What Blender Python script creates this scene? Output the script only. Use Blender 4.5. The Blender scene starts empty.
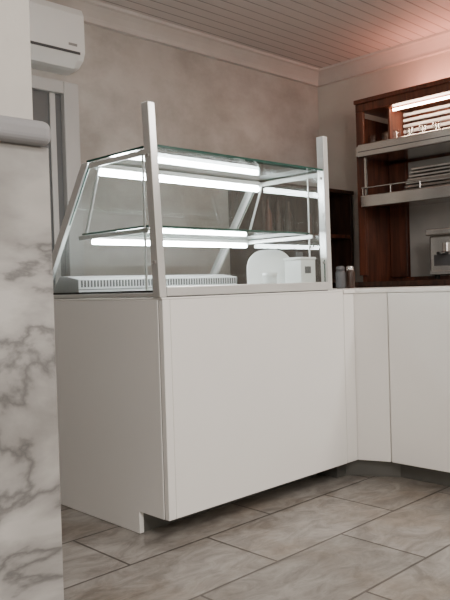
import bpy, bmesh, math, random
from mathutils import Vector, Matrix
random.seed(3)
S = bpy.context.scene

# ---------------------------------------------------------------- materials
def new_mat(name):
    m = bpy.data.materials.new(name); m.use_nodes = True
    nt = m.node_tree; nt.nodes.clear()
    out = nt.nodes.new('ShaderNodeOutputMaterial')
    return m, nt, out

def pbr(name, col, rough=0.5, metal=0.0, var=0.06, scale=6.0, bump=0.0, bscale=60, spec=0.5):
    m, nt, out = new_mat(name)
    b = nt.nodes.new('ShaderNodeBsdfPrincipled')
    b.inputs['Roughness'].default_value = rough
    b.inputs['Metallic'].default_value = metal
    b.inputs['Specular IOR Level'].default_value = spec
    g = nt.nodes.new('ShaderNodeNewGeometry')
    n = nt.nodes.new('ShaderNodeTexNoise'); n.inputs['Scale'].default_value = scale; n.inputs['Detail'].default_value = 5
    r = nt.nodes.new('ShaderNodeValToRGB')
    r.color_ramp.elements[0].position = 0.3; r.color_ramp.elements[1].position = 0.7
    r.color_ramp.elements[0].color = [c*(1-var) for c in col]+[1]
    r.color_ramp.elements[1].color = [min(1, c*(1+var)) for c in col]+[1]
    nt.links.new(g.outputs['Position'], n.inputs['Vector'])
    nt.links.new(n.outputs['Fac'], r.inputs['Fac'])
    nt.links.new(r.outputs['Color'], b.inputs['Base Color'])
    if bump:
        n2 = nt.nodes.new('ShaderNodeTexNoise'); n2.inputs['Scale'].default_value = bscale; n2.inputs['Detail'].default_value = 4
        bp = nt.nodes.new('ShaderNodeBump'); bp.inputs['Strength'].default_value = bump; bp.inputs['Distance'].default_value = 0.01
        nt.links.new(g.outputs['Position'], n2.inputs['Vector'])
        nt.links.new(n2.outputs['Fac'], bp.inputs['Height'])
        nt.links.new(bp.outputs['Normal'], b.inputs['Normal'])
    nt.links.new(b.outputs[0], out.inputs[0])
    return m

def emit(name, col, s):
    m, nt, out = new_mat(name)
    e = nt.nodes.new('ShaderNodeEmission'); e.inputs[0].default_value = (*col, 1); e.inputs[1].default_value = s
    nt.links.new(e.outputs[0], out.inputs[0]); return m

def glass(name, tint=(0.94, 0.96, 0.955), base=0.06, gain=0.9):
    m, nt, out = new_mat(name)
    t = nt.nodes.new('ShaderNodeBsdfTransparent'); t.inputs[0].default_value = (*tint, 1)
    gl = nt.nodes.new('ShaderNodeBsdfGlossy'); gl.inputs['Roughness'].default_value = 0.02
    fr = nt.nodes.new('ShaderNodeLayerWeight'); fr.inputs[0].default_value = 0.5
    pw = nt.nodes.new('ShaderNodeMath'); pw.operation = 'POWER'; pw.inputs[1].default_value = 4.0
    mr = nt.nodes.new('ShaderNodeMapRange'); mr.inputs[3].default_value = base; mr.inputs[4].default_value = gain
    mx = nt.nodes.new('ShaderNodeMixShader')
    nt.links.new(fr.outputs['Facing'], pw.inputs[0]); nt.links.new(pw.outputs[0], mr.inputs[0])
    nt.links.new(mr.outputs[0], mx.inputs[0]); nt.links.new(t.outputs[0], mx.inputs[1]); nt.links.new(gl.outputs[0], mx.inputs[2])
    nt.links.new(mx.outputs[0], out.inputs[0]); return m

def plaster(name, c1, c2, c3, scale=1.1, offs=(0, 0, 0), smudge=None):
    m, nt, out = new_mat(name)
    b = nt.nodes.new('ShaderNodeBsdfPrincipled'); b.inputs['Roughness'].default_value = 0.75
    g = nt.nodes.new('ShaderNodeNewGeometry')
    mp = nt.nodes.new('ShaderNodeMapping'); mp.inputs['Location'].default_value = offs
    n = nt.nodes.new('ShaderNodeTexNoise'); n.inputs['Scale'].default_value = scale; n.inputs['Detail'].default_value = 6; n.inputs['Roughness'].default_value = 0.55; n.inputs['Distortion'].default_value = 0.3
    r = nt.nodes.new('ShaderNodeValToRGB')
    r.color_ramp.elements[0].position = 0.33; r.color_ramp.elements[0].color = (*c1, 1)
    r.color_ramp.elements[1].position = 0.68; r.color_ramp.elements[1].color = (*c3, 1)
    e = r.color_ramp.elements.new(0.48); e.color = (*c2, 1)
    n2 = nt.nodes.new('ShaderNodeTexNoise'); n2.inputs['Scale'].default_value = 14; n2.inputs['Detail'].default_value = 6
    bp = nt.nodes.new('ShaderNodeBump'); bp.inputs['Strength'].default_value = 0.2; bp.inputs['Distance'].default_value = 0.015
    nt.links.new(g.outputs['Position'], mp.inputs[0]); nt.links.new(mp.outputs[0], n.inputs['Vector'])
    nt.links.new(n.outputs['Fac'], r.inputs[0])
    src = r.outputs[0]
    if smudge:
        n3 = nt.nodes.new('ShaderNodeTexNoise'); n3.inputs['Scale'].default_value = 1.9; n3.inputs['Detail'].default_value = 8; n3.inputs['Roughness'].default_value = 0.62
        mp3 = nt.nodes.new('ShaderNodeMapping'); mp3.inputs['Location'].default_value = (3.1, 0, 1.7); mp3.inputs['Scale'].default_value = (0.8, 1, 1.1)
        r3 = nt.nodes.new('ShaderNodeValToRGB'); r3.color_ramp.elements[0].position = 0.36; r3.color_ramp.elements[1].position = 0.55
        r3.color_ramp.elements[0].color = (*smudge, 1); r3.color_ramp.elements[1].color = (1, 1, 1, 1)
        mx = nt.nodes.new('ShaderNodeMix'); mx.data_type = 'RGBA'; mx.blend_type = 'MULTIPLY'; mx.inputs[0].default_value = 1
        nt.links.new(g.outputs['Position'], mp3.inputs[0]); nt.links.new(mp3.outputs[0], n3.inputs['Vector']); nt.links.new(n3.outputs['Fac'], r3.inputs[0])
        nt.links.new(src, mx.inputs[6]); nt.links.new(r3.outputs[0], mx.inputs[7]); src = mx.outputs[2]
    nt.links.new(src, b.inputs['Base Color'])
    nt.links.new(g.outputs['Position'], n2.inputs['Vector']); nt.links.new(n2.outputs['Fac'], bp.inputs['Height'])
    nt.links.new(bp.outputs[0], b.inputs['Normal']); nt.links.new(b.outputs[0], out.inputs[0]); return m

def marble():
    m, nt, out = new_mat('marble_grey_veined')
    b = nt.nodes.new('ShaderNodeBsdfPrincipled'); b.inputs['Roughness'].default_value = 0.3
    g = nt.nodes.new('ShaderNodeNewGeometry')
    mp = nt.nodes.new('ShaderNodeMapping'); mp.inputs['Rotation'].default_value = (0, math.radians(-38), 0.3); mp.inputs['Scale'].default_value = (1.4, 1, 3.0)
    n = nt.nodes.new('ShaderNodeTexNoise'); n.inputs['Scale'].default_value = 1.25; n.inputs['Detail'].default_value = 7; n.inputs['Distortion'].default_value = 0.5; n.inputs['Roughness'].default_value = 0.52
    s = nt.nodes.new('ShaderNodeMath'); s.operation = 'SUBTRACT'; s.inputs[1].default_value = 0.5
    a = nt.nodes.new('ShaderNodeMath'); a.operation = 'ABSOLUTE'
    r = nt.nodes.new('ShaderNodeValToRGB')
    r.color_ramp.elements[0].position = 0.0; r.color_ramp.elements[0].color = (0.17, 0.167, 0.165, 1)
    r.color_ramp.elements[1].position = 0.10; r.color_ramp.elements[1].color = (0.50, 0.49, 0.47, 1)
    e = r.color_ramp.elements.new(0.022); e.color = (0.34, 0.33, 0.32, 1)
    n2 = nt.nodes.new('ShaderNodeTexNoise'); n2.inputs['Scale'].default_value = 1.7; n2.inputs['Detail'].default_value = 4
    r2 = nt.nodes.new('ShaderNodeValToRGB'); r2.color_ramp.elements[0].color = (0.72, 0.715, 0.71, 1); r2.color_ramp.elements[1].color = (1, 1, 1, 1)
    r2.color_ramp.elements[0].position = 0.35; r2.color_ramp.elements[1].position = 0.6
    mx = nt.nodes.new('ShaderNodeMix'); mx.data_type = 'RGBA'; mx.blend_type = 'MULTIPLY'; mx.inputs[0].default_value = 1
    L = nt.links.new
    L(g.outputs['Position'], mp.inputs[0]); L(mp.outputs[0], n.inputs['Vector']); L(mp.outputs[0], n2.inputs['Vector'])
    L(n.outputs['Fac'], s.inputs[0]); L(s.outputs[0], a.inputs[0]); L(a.outputs[0], r.inputs[0])
    L(n2.outputs['Fac'], r2.inputs[0]); L(r.outputs[0], mx.inputs[6]); L(r2.outputs[0], mx.inputs[7])
    L(mx.outputs[2], b.inputs['Base Color']); L(b.outputs[0], out.inputs[0]); return m

def floor_tiles():
    m, nt, out = new_mat('floor_stone_tiles')
    L = nt.links.new
    b = nt.nodes.new('ShaderNodeBsdfPrincipled')
    g = nt.nodes.new('ShaderNodeNewGeometry')
    mp = nt.nodes.new('ShaderNodeMapping'); mp.inputs['Location'].default_value = (-2.05+0.34*20, -1.55+0.34*20, 0)
    br = nt.nodes.new('ShaderNodeTexBrick')
    br.inputs['Scale'].default_value = 1; br.inputs['Brick Width'].default_value = 0.68; br.inputs['Row Height'].default_value = 0.34
    br.inputs['Mortar Size'].default_value = 0.005; br.inputs['Mortar Smooth'].default_value = 0.3; br.offset = 0.5
    br.inputs['Color1'].default_value = (0.225, 0.212, 0.195, 1); br.inputs['Color2'].default_value = (0.32, 0.30, 0.278, 1)
    br.inputs['Mortar'].default_value = (0.085, 0.075, 0.068, 1); br.inputs['Bias'].default_value = 0.0
    ms = nt.nodes.new('ShaderNodeMapping'); ms.inputs['Scale'].default_value = (1.6, 3.0, 1); ms.inputs['Rotation'].default_value = (0, 0, 0.25)
    n = nt.nodes.new('ShaderNodeTexNoise'); n.inputs['Scale'].default_value = 4; n.inputs['Detail'].default_value = 10; n.inputs['Distortion'].default_value = 0.9; n.inputs['Roughness'].default_value = 0.72
    r = nt.nodes.new('ShaderNodeValToRGB'); r.color_ramp.elements[0].position = 0.37; r.color_ramp.elements[1].position = 0.62
    r.color_ramp.elements[0].color = (0.60, 0.58, 0.56, 1); r.color_ramp.elements[1].color = (1.2, 1.2, 1.2, 1)
    mx = nt.nodes.new('ShaderNodeMix'); mx.data_type = 'RGBA'; mx.blend_type = 'MULTIPLY'; mx.inputs[0].default_value = 1
    n4 = nt.nodes.new('ShaderNodeTexNoise'); n4.inputs['Scale'].default_value = 2.3; n4.inputs['Detail'].default_value = 7; n4.inputs['Roughness'].default_value = 0.65
    r4 = nt.nodes.new('ShaderNodeValToRGB'); r4.color_ramp.elements[0].position = 0.38; r4.color_ramp.elements[1].position = 0.53
    r4.color_ramp.elements[0].color = (0.80, 0.73, 0.66, 1); r4.color_ramp.elements[1].color = (1, 1, 1, 1)
    mx4 = nt.nodes.new('ShaderNodeMix'); mx4.data_type = 'RGBA'; mx4.blend_type = 'MULTIPLY'; mx4.inputs[0].default_value = 1
    bp = nt.nodes.new('ShaderNodeBump'); bp.inputs['Strength'].default_value = 0.5; bp.inputs['Distance'].default_value = 0.004; bp.invert = True
    L(g.outputs['Position'], mp.inputs[0]); L(mp.outputs[0], br.inputs['Vector'])
    L(g.outputs['Position'], ms.inputs[0]); L(ms.outputs[0], n.inputs['Vector']); L(n.outputs['Fac'], r.inputs[0])
    L(g.outputs['Position'], n4.inputs['Vector']); L(n4.outputs['Fac'], r4.inputs[0])
    L(br.outputs['Color'], mx.inputs[6]); L(r.outputs[0], mx.inputs[7])
    L(mx.outputs[2], mx4.inputs[6]); L(r4.outputs[0], mx4.inputs[7]); L(mx4.outputs[2], b.inputs['Base Color'])
    L(br.outputs['Fac'], bp.inputs['Height']); L(bp.outputs[0], b.inputs['Normal'])
    rr = nt.nodes.new('ShaderNodeMapRange'); rr.inputs[3].default_value = 0.22; rr.inputs[4].default_value = 0.42
    L(n.outputs['Fac'], rr.inputs[0]); L(rr.outputs[0], b.inputs['Roughness'])
    L(b.outputs[0], out.inputs[0]); return m

def ceiling_boards():
    m, nt, out = new_mat('ceiling_painted_boards')
    L = nt.links.new
    b = nt.nodes.new('ShaderNodeBsdfPrincipled'); b.inputs['Roughness'].default_value = 0.45
    g = nt.nodes.new('ShaderNodeNewGeometry'); sx = nt.nodes.new('ShaderNodeSeparateXYZ')
    d = nt.nodes.new('ShaderNodeMath'); d.operation = 'MULTIPLY'; d.inputs[1].default_value = 1/0.10
    f = nt.nodes.new('ShaderNodeMath'); f.operation = 'FRACT'
    r = nt.nodes.new('ShaderNodeValToRGB'); r.color_ramp.elements[0].color = (0.26, 0.228, 0.21, 1); r.color_ramp.elements[1].color = (0.64, 0.585, 0.555, 1)
    r.color_ramp.elements[0].position = 0.05; r.color_ramp.elements[1].position = 0.15
    bp = nt.nodes.new('ShaderNodeBump'); bp.inputs['Distance'].default_value = 0.008; bp.inputs['Strength'].default_value = 0.9
    L(g.outputs['Position'], sx.inputs[0]); L(sx.outputs[1], d.inputs[0]); L(d.outputs[0], f.inputs[0]); L(f.outputs[0], r.inputs[0])
    L(r.outputs[0], b.inputs['Base Color']); L(r.outputs[0], bp.inputs['Height']); L(bp.outputs[0], b.inputs['Normal']); L(b.outputs[0], out.inputs[0]); return m

def wood(name, c1, c2, rough=0.3):
    m, nt, out = new_mat(name); L = nt.links.new
    b = nt.nodes.new('ShaderNodeBsdfPrincipled'); b.inputs['Roughness'].default_value = rough
    g = nt.nodes.new('ShaderNodeNewGeometry'); mp = nt.nodes.new('ShaderNodeMapping'); mp.inputs['Scale'].default_value = (14, 14, 1.2)
    n = nt.nodes.new('ShaderNodeTexNoise'); n.inputs['Scale'].default_value = 2; n.inputs['Detail'].default_value = 6; n.inputs['Distortion'].default_value = 0.8
    r = nt.nodes.new('ShaderNodeValToRGB'); r.color_ramp.elements[0].color = (*c1, 1); r.color_ramp.elements[1].color = (*c2, 1)
    r.color_ramp.elements[0].position = 0.35; r.color_ramp.elements[1].position = 0.65
    L(g.outputs['Position'], mp.inputs[0]); L(mp.outputs[0], n.inputs['Vector']); L(n.outputs['Fac'], r.inputs[0]); L(r.outputs[0], b.inputs['Base Color']); L(b.outputs[0], out.inputs[0]); return m

M_white = pbr('white_laminate', (0.90, 0.885, 0.855), 0.30, var=0.012, scale=3)
M_frame = pbr('white_powder_coat', (0.84, 0.84, 0.82), 0.35, var=0.01)
M_doorfr = pbr('door_frame_paint', (0.50, 0.49, 0.475), 0.45, var=0.03)
M_satin = pbr('satin_silver_frame', (0.80, 0.80, 0.79), 0.28, 0.6, var=0.02)
M_alu = pbr('brushed_aluminium', (0.76, 0.76, 0.75), 0.33, 0.6, var=0.04)
M_duct = pbr('duct_grey_white', (0.45, 0.45, 0.445), 0.4, 0.1, var=0.02)
M_steel = pbr('stainless_steel', (0.66, 0.645, 0.62), 0.18, 0.95, var=0.08)
M_kick = pbr('kick_plate_grey', (0.16, 0.16, 0.15), 0.4, 0.5)
M_black = pbr('black_rubber', (0.02, 0.02, 0.02), 0.5)
M_darkgrey = pbr('dark_grey_plastic', (0.07, 0.07, 0.075), 0.5)
M_leaf = pbr('door_grey_paint', (0.12, 0.12, 0.12), 0.5)
M_gap = pbr('seam_grey', (0.30, 0.29, 0.28), 0.6)
M_plastic = pbr('white_plastic', (0.84, 0.84, 0.82), 0.4, var=0.01)
M_glass = glass('clear_glass')
M_edge = pbr('glass_green_edge', (0.02, 0.075, 0.06), 0.12, var=0.02)
M_tube = emit('led_tube_light', (0.92, 0.98, 1.0), 75)
M_marble = marble()
M_floor = floor_tiles()
M_ceil = ceiling_boards()
M_wallb = plaster('plaster_grey_patched', (0.43, 0.40, 0.37), (0.51, 0.48, 0.445), (0.58, 0.55, 0.515), 0.8, smudge=(0.72, 0.70, 0.68))
M_wallr = plaster('plaster_beige', (0.50, 0.465, 0.42), (0.56, 0.525, 0.475), (0.60, 0.57, 0.525), 1.4)
M_walll = plaster('plaster_pale', (0.46, 0.44, 0.41), (0.52, 0.50, 0.465), (0.55, 0.53, 0.50), 2.5)
M_wallx = plaster('plaster_white', (0.52, 0.50, 0.46), (0.56, 0.54, 0.50), (0.60, 0.58, 0.54), 2.5)
M_crown = pbr('cornice_paint', (0.58, 0.54, 0.505), 0.5, var=0.06, scale=4)
M_ledge = pbr('grey_stone_ledge', (0.25, 0.25, 0.26), 0.45)
M_wood = wood('mahogany_wood', (0.065, 0.022, 0.013), (0.16, 0.050, 0.027))
M_dwood = wood('dark_wood', (0.026, 0.013, 0.009), (0.07, 0.032, 0.02), 0.35)
M_tileback = pbr('grey_backsplash', (0.42, 0.41, 0.39), 0.2, var=0.12, scale=3)
M_deck = pbr('case_deck_steel', (0.78, 0.78, 0.77), 0.35, 0.3)
M_warm = emit('warm_lamp', (1.0, 0.72, 0.55), 60)

# ---------------------------------------------------------------- helpers
def root(name, loc):
    o = bpy.data.objects.new(name, None); o.empty_display_size = 0.1
    S.collection.objects.link(o); o.location = loc; return o

def finish(o, bevel=0, seg=2, parent=None, smooth=False):
    S.collection.objects.link(o)
    if parent is not None:
        o.parent = parent; o.location = Vector(o.location) - Vector(parent.location)
    if bevel:
        md = o.modifiers.new('bevel', 'BEVEL'); md.width = bevel; md.segments = seg; md.limit_method = 'ANGLE'
    if smooth:
        for p in o.data.polygons: p.use_smooth = True
    return o

def mesh_obj(name, verts, faces, mat, bevel=0, parent=None, smooth=False, seg=2):
    vs = [Vector(v) for v in verts]
    mn = Vector([min(v[i] for v in vs) for i in range(3)]); mx = Vector([max(v[i] for v in vs) for i in range(3)])
    c = (mn+mx)/2
    me = bpy.data.meshes.new(name); me.from_pydata([v-c for v in vs], [], faces)
    bm = bmesh.new(); bm.from_mesh(me); bmesh.ops.recalc_face_normals(bm, faces=bm.faces); bm.to_mesh(me); bm.free()
    mats = mat if isinstance(mat, (list, tuple)) else [mat]
    for m in mats: me.materials.append(m)
    o = bpy.data.objects.new(name, me); o.location = c
    return finish(o, bevel, seg, parent, smooth)

def box(name, a, b, mat, bevel=0, parent=None, seg=2):
    x0, y0, z0 = [min(a[i], b[i]) for i in range(3)]; x1, y1, z1 = [max(a[i], b[i]) for i in range(3)]
    v = [(x0,y0,z0),(x1,y0,z0),(x1,y1,z0),(x0,y1,z0),(x0,y0,z1),(x1,y0,z1),(x1,y1,z1),(x0,y1,z1)]
    f = [(0,3,2,1),(4,5,6,7),(0,1,5,4),(1,2,6,5),(2,3,7,6),(3,0,4,7)]
    return mesh_obj(name, v, f, mat, bevel, parent, seg=seg)

def prism(name, poly, ext, mat, bevel=0, parent=None, seg=2, smooth=False):
    n = len(poly); e = Vector(ext)
    v = [Vector(p) for p in poly] + [Vector(p)+e for p in poly]
    f = [tuple(range(n)), tuple(range(2*n-1, n-1, -1))] + [(i, (i+1) % n, n+(i+1) % n, n+i) for i in range(n)]
    o = mesh_obj(name, v, f, mat, bevel, parent, smooth, seg)
    if isinstance(mat, (list, tuple)) and len(mat) > 1:
        for i, p in enumerate(o.data.polygons): p.material_index = 0 if i < 2 else 1
    return o

def rod(name, p, q, r, mat, parent=None, n=16):
    p = Vector(p); q = Vector(q); d = (q-p).normalized()
    up = Vector((0, 0, 1)) if abs(d.z) < 0.9 else Vector((1, 0, 0))
    a = d.cross(up).normalized(); b = d.cross(a)
    ring = [p + r*(math.cos(2*math.pi*i/n)*a + math.sin(2*math.pi*i/n)*b) for i in range(n)]
    return prism(name, ring, q-p, mat, 0, parent)

def lathe(name, c, prof, mat, parent=None, n=24):
    v = []; f = []
    for (r, z) in prof:
        for i in range(n):
            t = 2*math.pi*i/n; v.append((c[0]+r*math.cos(t), c[1]+r*math.sin(t), c[2]+z))
    for k in range(len(prof)-1):
        for i in range(n):
            f.append((k*n+i, k*n+(i+1) % n, (k+1)*n+(i+1) % n, (k+1)*n+i))
    f.append(tuple(range(n))[::-1])
    f.append(tuple(range((len(prof)-1)*n, len(prof)*n)))
    return mesh_obj(name, v, f, mat, 0, parent, True)

# ---------------------------------------------------------------- room
XL, XR, YF, YB, H = -2.5, 5.19, -3.0, 4.05, 2.80
box('floor', (XL-0.1, YF-0.1, -0.1), (XR+0.1, YB+0.1, 0), M_floor)
box('ceiling', (XL-0.1, YF-0.1, H), (XR+0.1, YB+0.1, H+0.1), M_ceil)
box('wall_back', (XL-0.1, YB, 0), (XR+0.1, YB+0.1, H), M_wallb)
box('wall_right', (XR, YF, 0), (XR+0.1, YB, H), M_wallr)
box('wall_left', (XL-0.1, YF, 0), (XL, YB, H), M_wallx)
box('wall_front', (XL-0.1, YF-0.1, 0), (XR+0.1, YF, H), M_wallx)
def cornice(name, along, sgn):
    prof = [(0, 0), (0.11, 0), (0.105, -0.018), (0.085, -0.025), (0.06, -0.05), (0.035, -0.085), (0.028, -0.10), (0.028, -0.12), (0.0, -0.125)]
    if along == 'x':
        poly = [(XL, YB-d, H+z) for d, z in prof]; ext = (XR-XL, 0, 0)
    else:
        poly = [(XR-d, YF, H+z) for d, z in prof]; ext = (0, YB-YF-0.001, 0)
    prism(name, poly, ext, M_crown, 0)
cornice('trim_1', 'x', 1); cornice('trim_2', 'y', 1)

box('wall_partition', (XL, 1.36, 1.25), (0.775, 1.50, H), M_walll, 0.004)
box('wall_partition_marble', (XL, 1.325, 0), (0.788, 1.50, 1.20), M_marble, 0.003)
box('trim_3', (XL, 1.298, 1.20), (0.785, 1.52, 1.25), M_ledge, 0.018, seg=5)

dr = root('door_1', (2.2, YB-0.02, 0))
box('leaf', (1.75, YB-0.03, 0.002), (2.49, YB-0.001, 2.16), M_leaf, 0.003, dr)
box('jamb_a', (2.49, YB-0.07, 0.002), (2.60, YB-0.001, 2.24), M_doorfr, 0.006, dr)
box('jamb_b', (1.65, YB-0.07, 0.002), (1.75, YB-0.001, 2.24), M_doorfr, 0.006, dr)
box('head', (1.75, YB-0.07, 2.16), (2.49, YB-0.001, 2.24), M_doorfr, 0.006, dr)
box('glass_bar', (2.40, YB-0.045, 0.002), (2.44, YB-0.03, 2.16), M_doorfr, 0.004, dr)

ac = root('air_conditioner', (2.13, 3.93, 2.30))
x0, x1 = 1.73, 2.56
prof = [(4.049, 2.30), (4.049, 2.68), (3.90, 2.68), (3.85, 2.665), (3.83, 2.62), (3.828, 2.39), (3.85, 2.345), (3.90, 2.31), (3.95, 2.30)]
prism('shell', [(x0, y, z) for y, z in prof], (x1-x0, 0, 0), M_plastic, 0.006, ac)
prism('air_flap', [(x0+0.05, 3.826, 2.372), (x0+0.05, 3.890, 2.302), (x0+0.05, 3.884, 2.296), (x0+0.05, 3.820, 2.366)], (0.73, 0, 0), M_frame, 0.002, ac)
prism('outlet_slot', [(x0+0.04, 3.8275, 2.388), (x0+0.04, 3.8235, 2.388), (x0+0.04, 3.8235, 2.372), (x0+0.04, 3.8275, 2.372)], (0.75, 0, 0), M_darkgrey, 0, ac)
box('indicator', (x1-0.12, 3.825, 2.42), (x1-0.06, 3.829, 2.435), M_gap, 0, ac)

# ---------------------------------------------------------------- display counter
A, B = 1.571, 2.618
Y0, Y1 = 1.931, 2.78
dc = root('refrigerated_display_counter', (2.05, 2.3, 0))
box('front_edge_strip', (A+0.003, Y0, 0.083), (A+0.036, Y0+0.022, 0.858), M_white, 0.002, dc)
box('front_panel', (A+0.0375, Y0, 0.083), (B, Y0+0.022, 0.858), M_white, 0.002, dc)
poly = [(A, 1.956, 0.083), (A, 2.10, 0.083), (A, 2.10, 0.001), (A, Y1, 0.001), (A, Y1, 0.858), (A, 1.956, 0.858)]
prism('end_panel', poly, (0.02, 0, 0), M_white, 0.002, dc)
box('corner_strip', (A+0.003, 1.9535, 0.083), (A+0.03, 1.9555, 0.856), M_gap, 0, dc)
box('body', (A+0.0205, 1.956, 0.086), (B-0.005, Y1, 0.850), M_white, 0, dc)
box('kick_board', (A+0.0205, 2.105, 0.001), (B-0.005, 2.12, 0.085), M_kick, 0, dc)
CR = 2.548
box('worktop', (A+0.0, Y0, 0.8585), (B, Y1, 0.866), M_white, 0.002, dc)
box('rail_front', (A+0.030, Y0+0.004, 0.869), (CR-0.03, Y0+0.035, 0.905), M_satin, 0.004, dc)
box('rail_gasket', (A+0.020, Y0+0.006, 0.866), (CR-0.03, Y0+0.035, 0.869), M_black, 0, dc)
box('rail_end', (A+0.003, Y0+0.045, 0.868), (A+0.022, 2.735, 0.884), M_satin, 0.003, dc)
box('rail_end_seal', (A+0.005, Y0+0.045, 0.8845), (A+0.018, 2.72, 0.8925), M_black, 0, dc)
box('rail_end_far', (CR-0.022, Y0+0.045, 0.868), (CR-0.003, 2.735, 0.888), M_satin, 0.003, dc)
box('rail_slant', (A+0.022, 2.715, 0.868), (CR-0.022, 2.755, 0.888), M_satin, 0.003, dc)
box('deck', (A+0.03, Y0+0.045, 0.867), (CR-0.03, 2.50, 0.874), M_deck, 0.002, dc)
poly = [(A+0.03, 2.50, 0.867), (A+0.03, 2.50, 0.945), (A+0.03, 2.60, 0.960), (A+0.03, 2.645, 0.960), (A+0.03, 2.700, 0.90), (A+0.03, 2.700, 0.867)]
prism('air_duct', poly, (CR-A-0.06, 0, 0), M_duct, 0.003, dc)
for i in range(58):
    xx = A+0.042+i*0.0158
    box('grille_slot_%02d' % i, (xx, 2.4985, 0.912), (xx+0.008, 2.5005, 0.940), M_black, 0, dc)
box('duct_reveal', (A+0.03, 2.4983, 0.900), (CR-0.03, 2.5003, 0.904), M_darkgrey, 0, dc)
zt = 1.543
for nm, xa, ln in (('post_near', A-0.006, -0.028), ('post_far', CR-0.034, -0.010)):
    wv = 0.032
    v = []
    for z, dx in ((0.8665, 0), (zt, ln)):
        v += [(xa+dx, Y0+0.002, z), (xa+wv+dx, Y0+0.002, z), (xa+wv+dx, Y0+0.040, z), (xa+dx, Y0+0.040, z)]
    f = [(0,3,2,1),(4,5,6,7),(0,1,5,4),(1,2,6,5),(2,3,7,6),(3,0,4,7)]
    mesh_obj(nm, v, f, M_satin, 0.003, dc)
    box(nm+'_gasket', (xa+0.008, Y0+0.041, 0.893), (xa+0.022, Y0+0.052, 1.388), M_black, 0, dc)
    for z in (0.99, 1.36):
        dx = ln*(z-0.868)/(zt-0.868)
        rod(nm+'_bolt_%d' % int(z*100), (xa+dx-0.003, Y0+0.02, z), (xa+dx+0.004, Y0+0.02, z), 0.006, M_gap, dc)
g2 = [M_glass, M_edge]
prism('glass_front', [(A+0.027, Y0+0.014, 0.905), (CR-0.036, Y0+0.014, 0.905), (CR-0.036, Y0+0.014, 1.387), (A+0.008, Y0+0.014, 1.387)], (0, 0.006, 0), g2, 0, dc)
T1 = 2.37
prism('glass_top', [(A+0.002, Y0+0.045, 1.397), (CR-0.002, Y0+0.045, 1.397), (CR-0.002, T1, 1.397), (A+0.002, T1, 1.397)], (0, 0, 0.008), g2, 0, dc)
prism('glass_top_lip', [(A+0.010, Y0+0.008, 1.391), (CR-0.036, Y0+0.008, 1.391), (CR-0.036, Y0+0.0445, 1.391), (A+0.010, Y0+0.0445, 1.391)], (0, 0, 0.008), g2, 0, dc)
ends = [(Y0+0.053, 0.893), (2.715, 0.893), (2.36, 1.392), (Y0+0.053, 1.392)]
prism('glass_end_near', [(A+0.008, y, z) for y, z in ends], (0.006, 0, 0), g2, 0, dc)
prism('glass_end_far', [(CR-0.014, y, z) for y, z in ends], (0.006, 0, 0), g2, 0, dc)
sl = [(2.742, 0.889), (2.748, 0.889), (2.381, 1.397), (2.375, 1.397)]
prism('glass_slanted', [(A+0.022, y, z) for y, z in sl], (CR-A-0.044, 0, 0), [M_glass], 0, dc)
fr = [(2.716, 0.889), (2.766, 0.889), (2.406, 1.397), (2.358, 1.397)]
for nm, xa in (('slant_frame_near', A), ('slant_frame_far', CR-0.02)):
    prism(nm, [(xa, y, z) for y, z in fr], (0.02, 0, 0), M_satin, 0.002, dc)
for nm, xa in (('top_rail_near', A+0.002), ('top_rail_far', CR-0.014)):
    box(nm, (xa, Y0+0.053, 1.372), (xa+0.004, 2.355, 1.391), M_satin, 0, dc)
box('led_housing_top', (A+0.03, 2.325, 1.372), (CR-0.03, 2.36, 1.392), M_frame, 0.003, dc)
rod('led_tube_top', (A+0.04, 2.335, 1.358), (CR-0.04, 2.335, 1.358), 0.013, M_tube, dc)
prism('glass_shelf', [(A+0.03, Y0+0.10, 1.120), (CR-0.03, Y0+0.10, 1.120), (CR-0.03, 2.46, 1.120), (A+0.03, 2.46, 1.120)], (0, 0, 0.008), g2, 0, dc)
box('led_housing_shelf', (A+0.035, 2.405, 1.104), (CR-0.035, 2.44, 1.118), M_frame, 0.003, dc)
rod('led_tube_shelf', (A+0.05, 2.415, 1.092), (CR-0.05, 2.415, 1.092), 0.010, M_tube, dc)
for i, xa in enumerate((A+0.018, CR-0.026)):
    box('shelf_bracket_%d' % i, (xa, Y0+0.09, 1.100), (xa+0.008, 2.47, 1.118), M_satin, 0.002, dc)
    rod('shelf_stay_%d' % i, (xa+0.02, 2.445, 1.12), (xa+0.02, 2.34, 1.372), 0.006, M_alu, dc)
    rod('shelf_upright_%d' % i, (xa+0.004, Y0+0.11, 0.875), (xa+0.004, Y0+0.11, 1.378), 0.004, M_alu, dc)

# items inside the case
tr = root('serving_tray', (2.42, 2.22, 0.875))
w, hgt, rr = 0.105, 0.185, 0.085
outl = [(-w, 0)]
for i in range(17):
    t = math.pi*i/16
    cx = -(w-rr) if i < 8 else (w-rr)
    outl.append((cx-rr*math.cos(t), (hgt-rr)+rr*math.sin(t)))
outl.append((w, 0))
ax = Vector((0.717, -0.697, 0)); back = Vector((0.697, 0.717, 0))
base = Vector((2.40, 2.17, 0.876))
prism('tray_back', [base+ax*u+back*(v*0.25)+Vector((0, 0, v)) for u, v in outl], back*0.006, M_plastic, 0.002, tr)
prism('tray_well', [base+ax*u*0.86+back*(v*0.25*0.86+0.002)-back*0.004+Vector((0, 0, v*0.86+0.01)) for u, v in outl], back*0.003, M_frame, 0.001, tr)
bx = root('takeaway_box', (2.45, 2.03, 0.875))
box('carton', (2.395, 1.985, 0.876), (2.495, 2.08, 1.005), M_plastic, 0.004, bx)
box('lid', (2.390, 1.982, 1.005), (2.498, 2.085, 1.016), M_frame, 0.003, bx)
box('handle', (2.425, 2.03, 1.016), (2.465, 2.04, 1.040), M_darkgrey, 0.003, bx)
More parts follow.
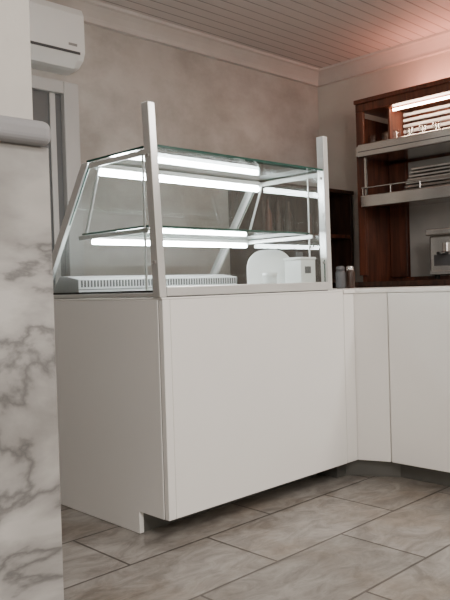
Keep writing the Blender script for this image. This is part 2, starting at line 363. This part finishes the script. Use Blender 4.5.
box('label', (2.42, 1.9835, 0.945), (2.46, 1.9848, 0.975), M_darkgrey, 0, bx)
pb = root('paper_cup_stack', (2.30, 2.12, 0.875))
lathe('cups', (2.275, 2.06, 0.8745), [(0.024, 0), (0.031, 0.06), (0.033, 0.062), (0.031, 0.066), (0.034, 0.075), (0.03, 0.077)], M_plastic, pb)

# ---------------------------------------------------------------- corner counter on the right
cc = root('corner_service_counter', (3.0, 1.4, 0))
C0 = B+0.004
def cpoly(z, off=0.0, left=C0):
    return [(left, Y0+off, z), (2.70, Y0+off, z), (2.76+off, 1.79, z), (2.76+off, -0.6, z), (3.36, -0.6, z), (3.36, 2.6, z), (left, 2.6, z)]
prism('kick_plinth', cpoly(0.001, 0.07, C0+0.01), (0, 0, 0.082), M_kick, 0, cc)
prism('carcass', cpoly(0.083, 0.012), (0, 0, 0.765), M_white, 0.0, cc)
prism('worktop', cpoly(0.849, -0.004), (0, 0, 0.018), M_white, 0.003, cc)
box('filler_panel', (C0, Y0, 0.083), (2.698, Y0+0.0115, 0.847), M_white, 0.003, cc)
prism('diagonal_panel', [(2.702, Y0+0.002, 0.083), (2.759, 1.794, 0.083), (2.7705, 1.799, 0.083), (2.712, Y0+0.009, 0.083)], (0, 0, 0.764), M_white, 0.0015, cc)
box('side_panel_1', (2.755, 0.95, 0.083), (2.7715, 1.787, 0.847), M_white, 0.003, cc)
box('side_panel_2', (2.755, 0.0, 0.083), (2.7715, 0.945, 0.847), M_white, 0.003, cc)

def jar(name, c, r, h, mat, lidm):
    k = root(name, c)
    lathe('jar_body', c, [(r*0.8, 0), (r, h*0.08), (r, h*0.7), (r*0.8, h*0.8)], mat, k)
    lathe('jar_lid', (c[0], c[1], c[2]+h*0.8), [(r*0.86, 0), (r*0.86, h*0.16), (r*0.5, h*0.2)], lidm, k)
jar('storage_jar', (3.10, 2.30, 0.868), 0.026, 0.12, M_darkgrey, M_darkgrey)
jar('storage_jar', (3.16, 2.28, 0.868), 0.024, 0.12, M_dwood, M_steel)

# ---------------------------------------------------------------- wooden back-bar cabinet on right wall
kb = root('mahogany_back_bar_cabinet', (4.97, 2.3, 0))
FX, BX, YA, YZ = 4.75, 5.185, 3.32, 1.2
box('side_left', (FX+0.02, YA-0.03, 0.001), (BX, YA, 2.20), M_wood, 0.003, kb)
box('side_right', (FX+0.02, YZ, 0.001), (BX, YZ+0.03, 2.20), M_wood, 0.003, kb)
box('stile_left', (FX-0.01, YA-0.06, 0.95), (FX+0.02, YA+0.01, 2.24), M_wood, 0.005, kb)
box('stile_right', (FX-0.01, YZ-0.01, 0.95), (FX+0.02, YZ+0.06, 2.24), M_wood, 0.005, kb)
box('fascia', (FX-0.01, YZ-0.01, 2.24), (FX+0.02, YA+0.01, 2.30), M_wood, 0.004, kb)
box('top_moulding', (FX-0.03, YZ-0.04, 2.30), (BX, YA+0.015, 2.335), M_wood, 0.008, kb)
box('canopy', (FX+0.02, YZ+0.03, 2.24), (BX, YA-0.03, 2.26), M_wood, 0, kb)
box('back_board', (BX-0.02, YZ+0.03, 0.9), (BX, YA-0.03, 2.24), M_wood, 0, kb)
box('backsplash', (BX-0.028, YZ+0.05, 0.93), (BX-0.021, YA-0.20, 1.86), M_tileback, 0, kb)
box('back_post', (BX-0.06, YA-0.19, 0.93), (BX-0.021, YA-0.035, 1.86), M_wood, 0.004, kb)
box('base_cabinet', (FX-0.12, YZ, 0.001), (BX-0.04, YA-0.031, 0.86), M_wood, 0.004, kb)
box('base_top', (FX-0.14, YZ-0.01, 0.861), (BX-0.03, YA-0.031, 0.90), M_dwood, 0.004, kb)
box('rack_divider', (FX+0.06, YA-0.26, 1.96), (FX+0.36, YA-0.24, 2.235), M_wood, 0.003, kb)
for i in range(6):
    box('rack_slat_%d' % i, (FX+0.24, YZ+0.06, 1.975+i*0.044), (FX+0.262, YA-0.265, 1.998+i*0.044), M_frame, 0.004, kb)
for i in range(5):
    box('rack_upright_%d' % i, (FX+0.263, YZ+0.1+i*0.44, 1.965), (FX+0.275, YZ+0.118+i*0.44, 2.23), M_frame, 0.002, kb)
rod('warm_tube', (FX+0.08, YZ+0.1, 2.222), (FX+0.08, YA-0.28, 2.222), 0.009, M_warm, kb)
box('shelf_upper', (FX-0.08, YZ+0.02, 1.875), (BX-0.03, YA-0.032, 1.955), M_steel, 0.006, kb)
box('shelf_upper_lip', (FX-0.10, YZ+0.0, 1.865), (FX-0.08, YA-0.062, 1.965), M_steel, 0.010, kb, seg=4)
box('shelf_upper_seam', (FX-0.1015, YZ+0.01, 1.905), (FX-0.10, YA-0.07, 1.910), M_darkgrey, 0, kb)
box('shelf_lower', (FX-0.06, YZ+0.02, 1.495), (BX-0.07, YA-0.062, 1.545), M_steel, 0.004, kb)
box('shelf_lower_lip', (FX-0.08, YZ+0.0, 1.478), (FX-0.06, YA-0.062, 1.572), M_steel, 0.010, kb, seg=4)
rod('gallery_rail', (FX-0.065, YZ+0.02, 1.63), (FX-0.065, YA-0.07, 1.63), 0.006, M_steel, kb)
for i in range(9):
    y = YA-0.08-i*0.25
    if y > YZ: rod('gallery_post_%d' % i, (FX-0.065, y, 1.56), (FX-0.065, y, 1.63), 0.004, M_steel, kb)
for i, y in enumerate((YA-0.08, YA-0.95, YA-1.85)):
    box('hanger_%d' % i, (FX-0.04, y-0.02, 1.55), (FX-0.025, y, 1.87), M_steel, 0.002, kb)
for i in range(6):
    c = (4.78, 3.20-i*0.11, 1.957)
    lathe('tumbler_%d' % i, c, [(0.022, 0), (0.03, 0.09), (0.027, 0.09), (0.02, 0.006)], M_glass, kb)

mt = root('baking_trays', (4.85, 2.8, 1.547))
for i in range(8):
    z = 1.547+i*0.026
    box('tray_%d' % i, (4.79, 2.05+0.01*i, z), (5.05, 2.96-0.012*i, z+0.020), M_steel, 0.006, mt)

cm = root('coffee_machine', (4.85, 2.45, 0.902))
box('machine_body', (4.72, 2.10, 0.93), (5.08, 2.70, 1.22), M_steel, 0.015, cm)
box('machine_panel', (4.716, 2.14, 1.00), (4.7195, 2.66, 1.08), M_darkgrey, 0, cm)
box('machine_top', (4.70, 2.08, 1.22), (5.09, 2.72, 1.27), M_steel, 0.01, cm)
for i, (x, y) in enumerate(((4.76, 2.14), (5.04, 2.14), (4.76, 2.66), (5.04, 2.66))):
    rod('machine_foot_%d' % i, (x, y, 0.902), (x, y, 0.932), 0.02, M_black, cm)
box('drip_tray', (4.65, 2.14, 0.935), (4.72, 2.66, 0.965), M_steel, 0.004, cm)
for i, y in enumerate((2.26, 2.54)):
    rod('group_head_%d' % i, (4.685, y, 1.10), (4.685, y, 1.16), 0.03, M_steel, cm)
    rod('portafilter_%d' % i, (4.69, y, 1.09), (4.56, y, 1.085), 0.012, M_black, cm)

# dark wooden shelf unit on the back wall
bs = root('dark_wood_shelf_unit', (4.55, 3.85, 0))
sx0, sx1, sy0, sy1, sz = 4.00, 5.16, 3.68, 4.045, 1.66
box('side_a', (sx0, sy0, 0.001), (sx0+0.03, sy1, sz), M_dwood, 0.003, bs)
box('side_b', (sx1-0.03, sy0, 0.001), (sx1, sy1, sz), M_dwood, 0.003, bs)
box('back', (sx0+0.03, sy1-0.02, 0.05), (sx1-0.03, sy1, sz), M_dwood, 0, bs)
for i, z in enumerate((0.06, 0.50, 0.90, 1.28)):
    box('shelf_%d' % i, (sx0+0.03, sy0+0.01, z), (sx1-0.03, sy1-0.02, z+0.03), M_wood if i == 3 else M_dwood, 0.002, bs)
box('top', (sx0-0.02, sy0-0.02, sz), (sx1, sy1, sz+0.03), M_dwood, 0.004, bs)
box('divider', (4.56, sy0+0.02, 0.09), (4.59, sy1-0.02, sz), M_dwood, 0.002, bs)
bt = root('bottle_row', (4.5, 3.8, 1.311))
cols = [M_darkgrey, M_wood, M_dwood, M_dwood]
for i in range(8):
    x = 4.10+i*0.125
    if 4.52 < x < 4.63: continue
    lathe('bottle_%d' % i, (x, 3.83, 1.311), [(0.032, 0), (0.034, 0.02), (0.034, 0.15), (0.013, 0.20), (0.012, 0.26), (0.014, 0.265)], cols[i % 4], bt)

# ---------------------------------------------------------------- lights
def area(name, loc, target, sx, sy, power, col):
    l = bpy.data.lights.new(name, 'AREA'); l.shape = 'RECTANGLE'; l.size = sx; l.size_y = sy; l.energy = power; l.color = col
    o = bpy.data.objects.new(name, l); S.collection.objects.link(o); o.location = loc
    d = Vector(target)-Vector(loc); o.rotation_euler = d.to_track_quat('-Z', 'Y').to_euler(); return o
def fill_point(name, loc, power, col, rad=0.12):
    l = bpy.data.lights.new(name, 'POINT'); l.energy = power; l.color = col; l.shadow_soft_size = rad
    o = bpy.data.objects.new(name, l); S.collection.objects.link(o); o.location = loc
W = (1.0, 0.945, 0.885)
area('ceiling_light_panel', (0.1, -0.9, 2.76), (0.1, -0.89, 0), 1.2, 0.6, 72, W)
area('ceiling_light_panel', (3.2, 0.2, 2.76), (3.2, 0.21, 0), 0.9, 0.4, 34, W)
fill_point('fill_point_light', (0.3, -1.0, 2.0), 98, W)  # added omni fill without a fixture, lifts the ceiling and walls
fill_point('fill_point_light', (3.2, 0.1, 2.1), 46, W)  # second added omni fill, brightens the ceiling on the right
fill_point('fill_point_light', (1.2, 3.1, 2.2), 7, W)  # weak added fill for the dark nook behind the partition, no real lamp
area('red_accent_light', (5.0, 2.3, 2.36), (5.15, 2.3, 2.62), 1.5, 0.06, 12, (1.0, 0.36, 0.25))

w = bpy.data.worlds.new('world'); S.world = w; w.use_nodes = True
w.node_tree.nodes['Background'].inputs[0].default_value = (0.9, 0.85, 0.8, 1)
w.node_tree.nodes['Background'].inputs[1].default_value = 0.05

# ---------------------------------------------------------------- camera
cam = bpy.data.cameras.new('camera'); co = bpy.data.objects.new('camera', cam); S.collection.objects.link(co); S.camera = co
cam.sensor_fit = 'VERTICAL'; cam.sensor_height = 36; cam.lens = 714/600*36; cam.clip_start = 0.02
f = Vector((0.697, 0.717, -0.0196)).normalized()
r0 = Vector((0.717, -0.697, 0)).normalized(); u0 = r0.cross(f).normalized()
th = 0.030
r = r0*math.cos(th)-u0*math.sin(th); u = u0*math.cos(th)+r0*math.sin(th)
m = Matrix(((r.x, u.x, -f.x, 0), (r.y, u.y, -f.y, 0), (r.z, u.z, -f.z, 0.90), (0, 0, 0, 1)))
co.matrix_world = m
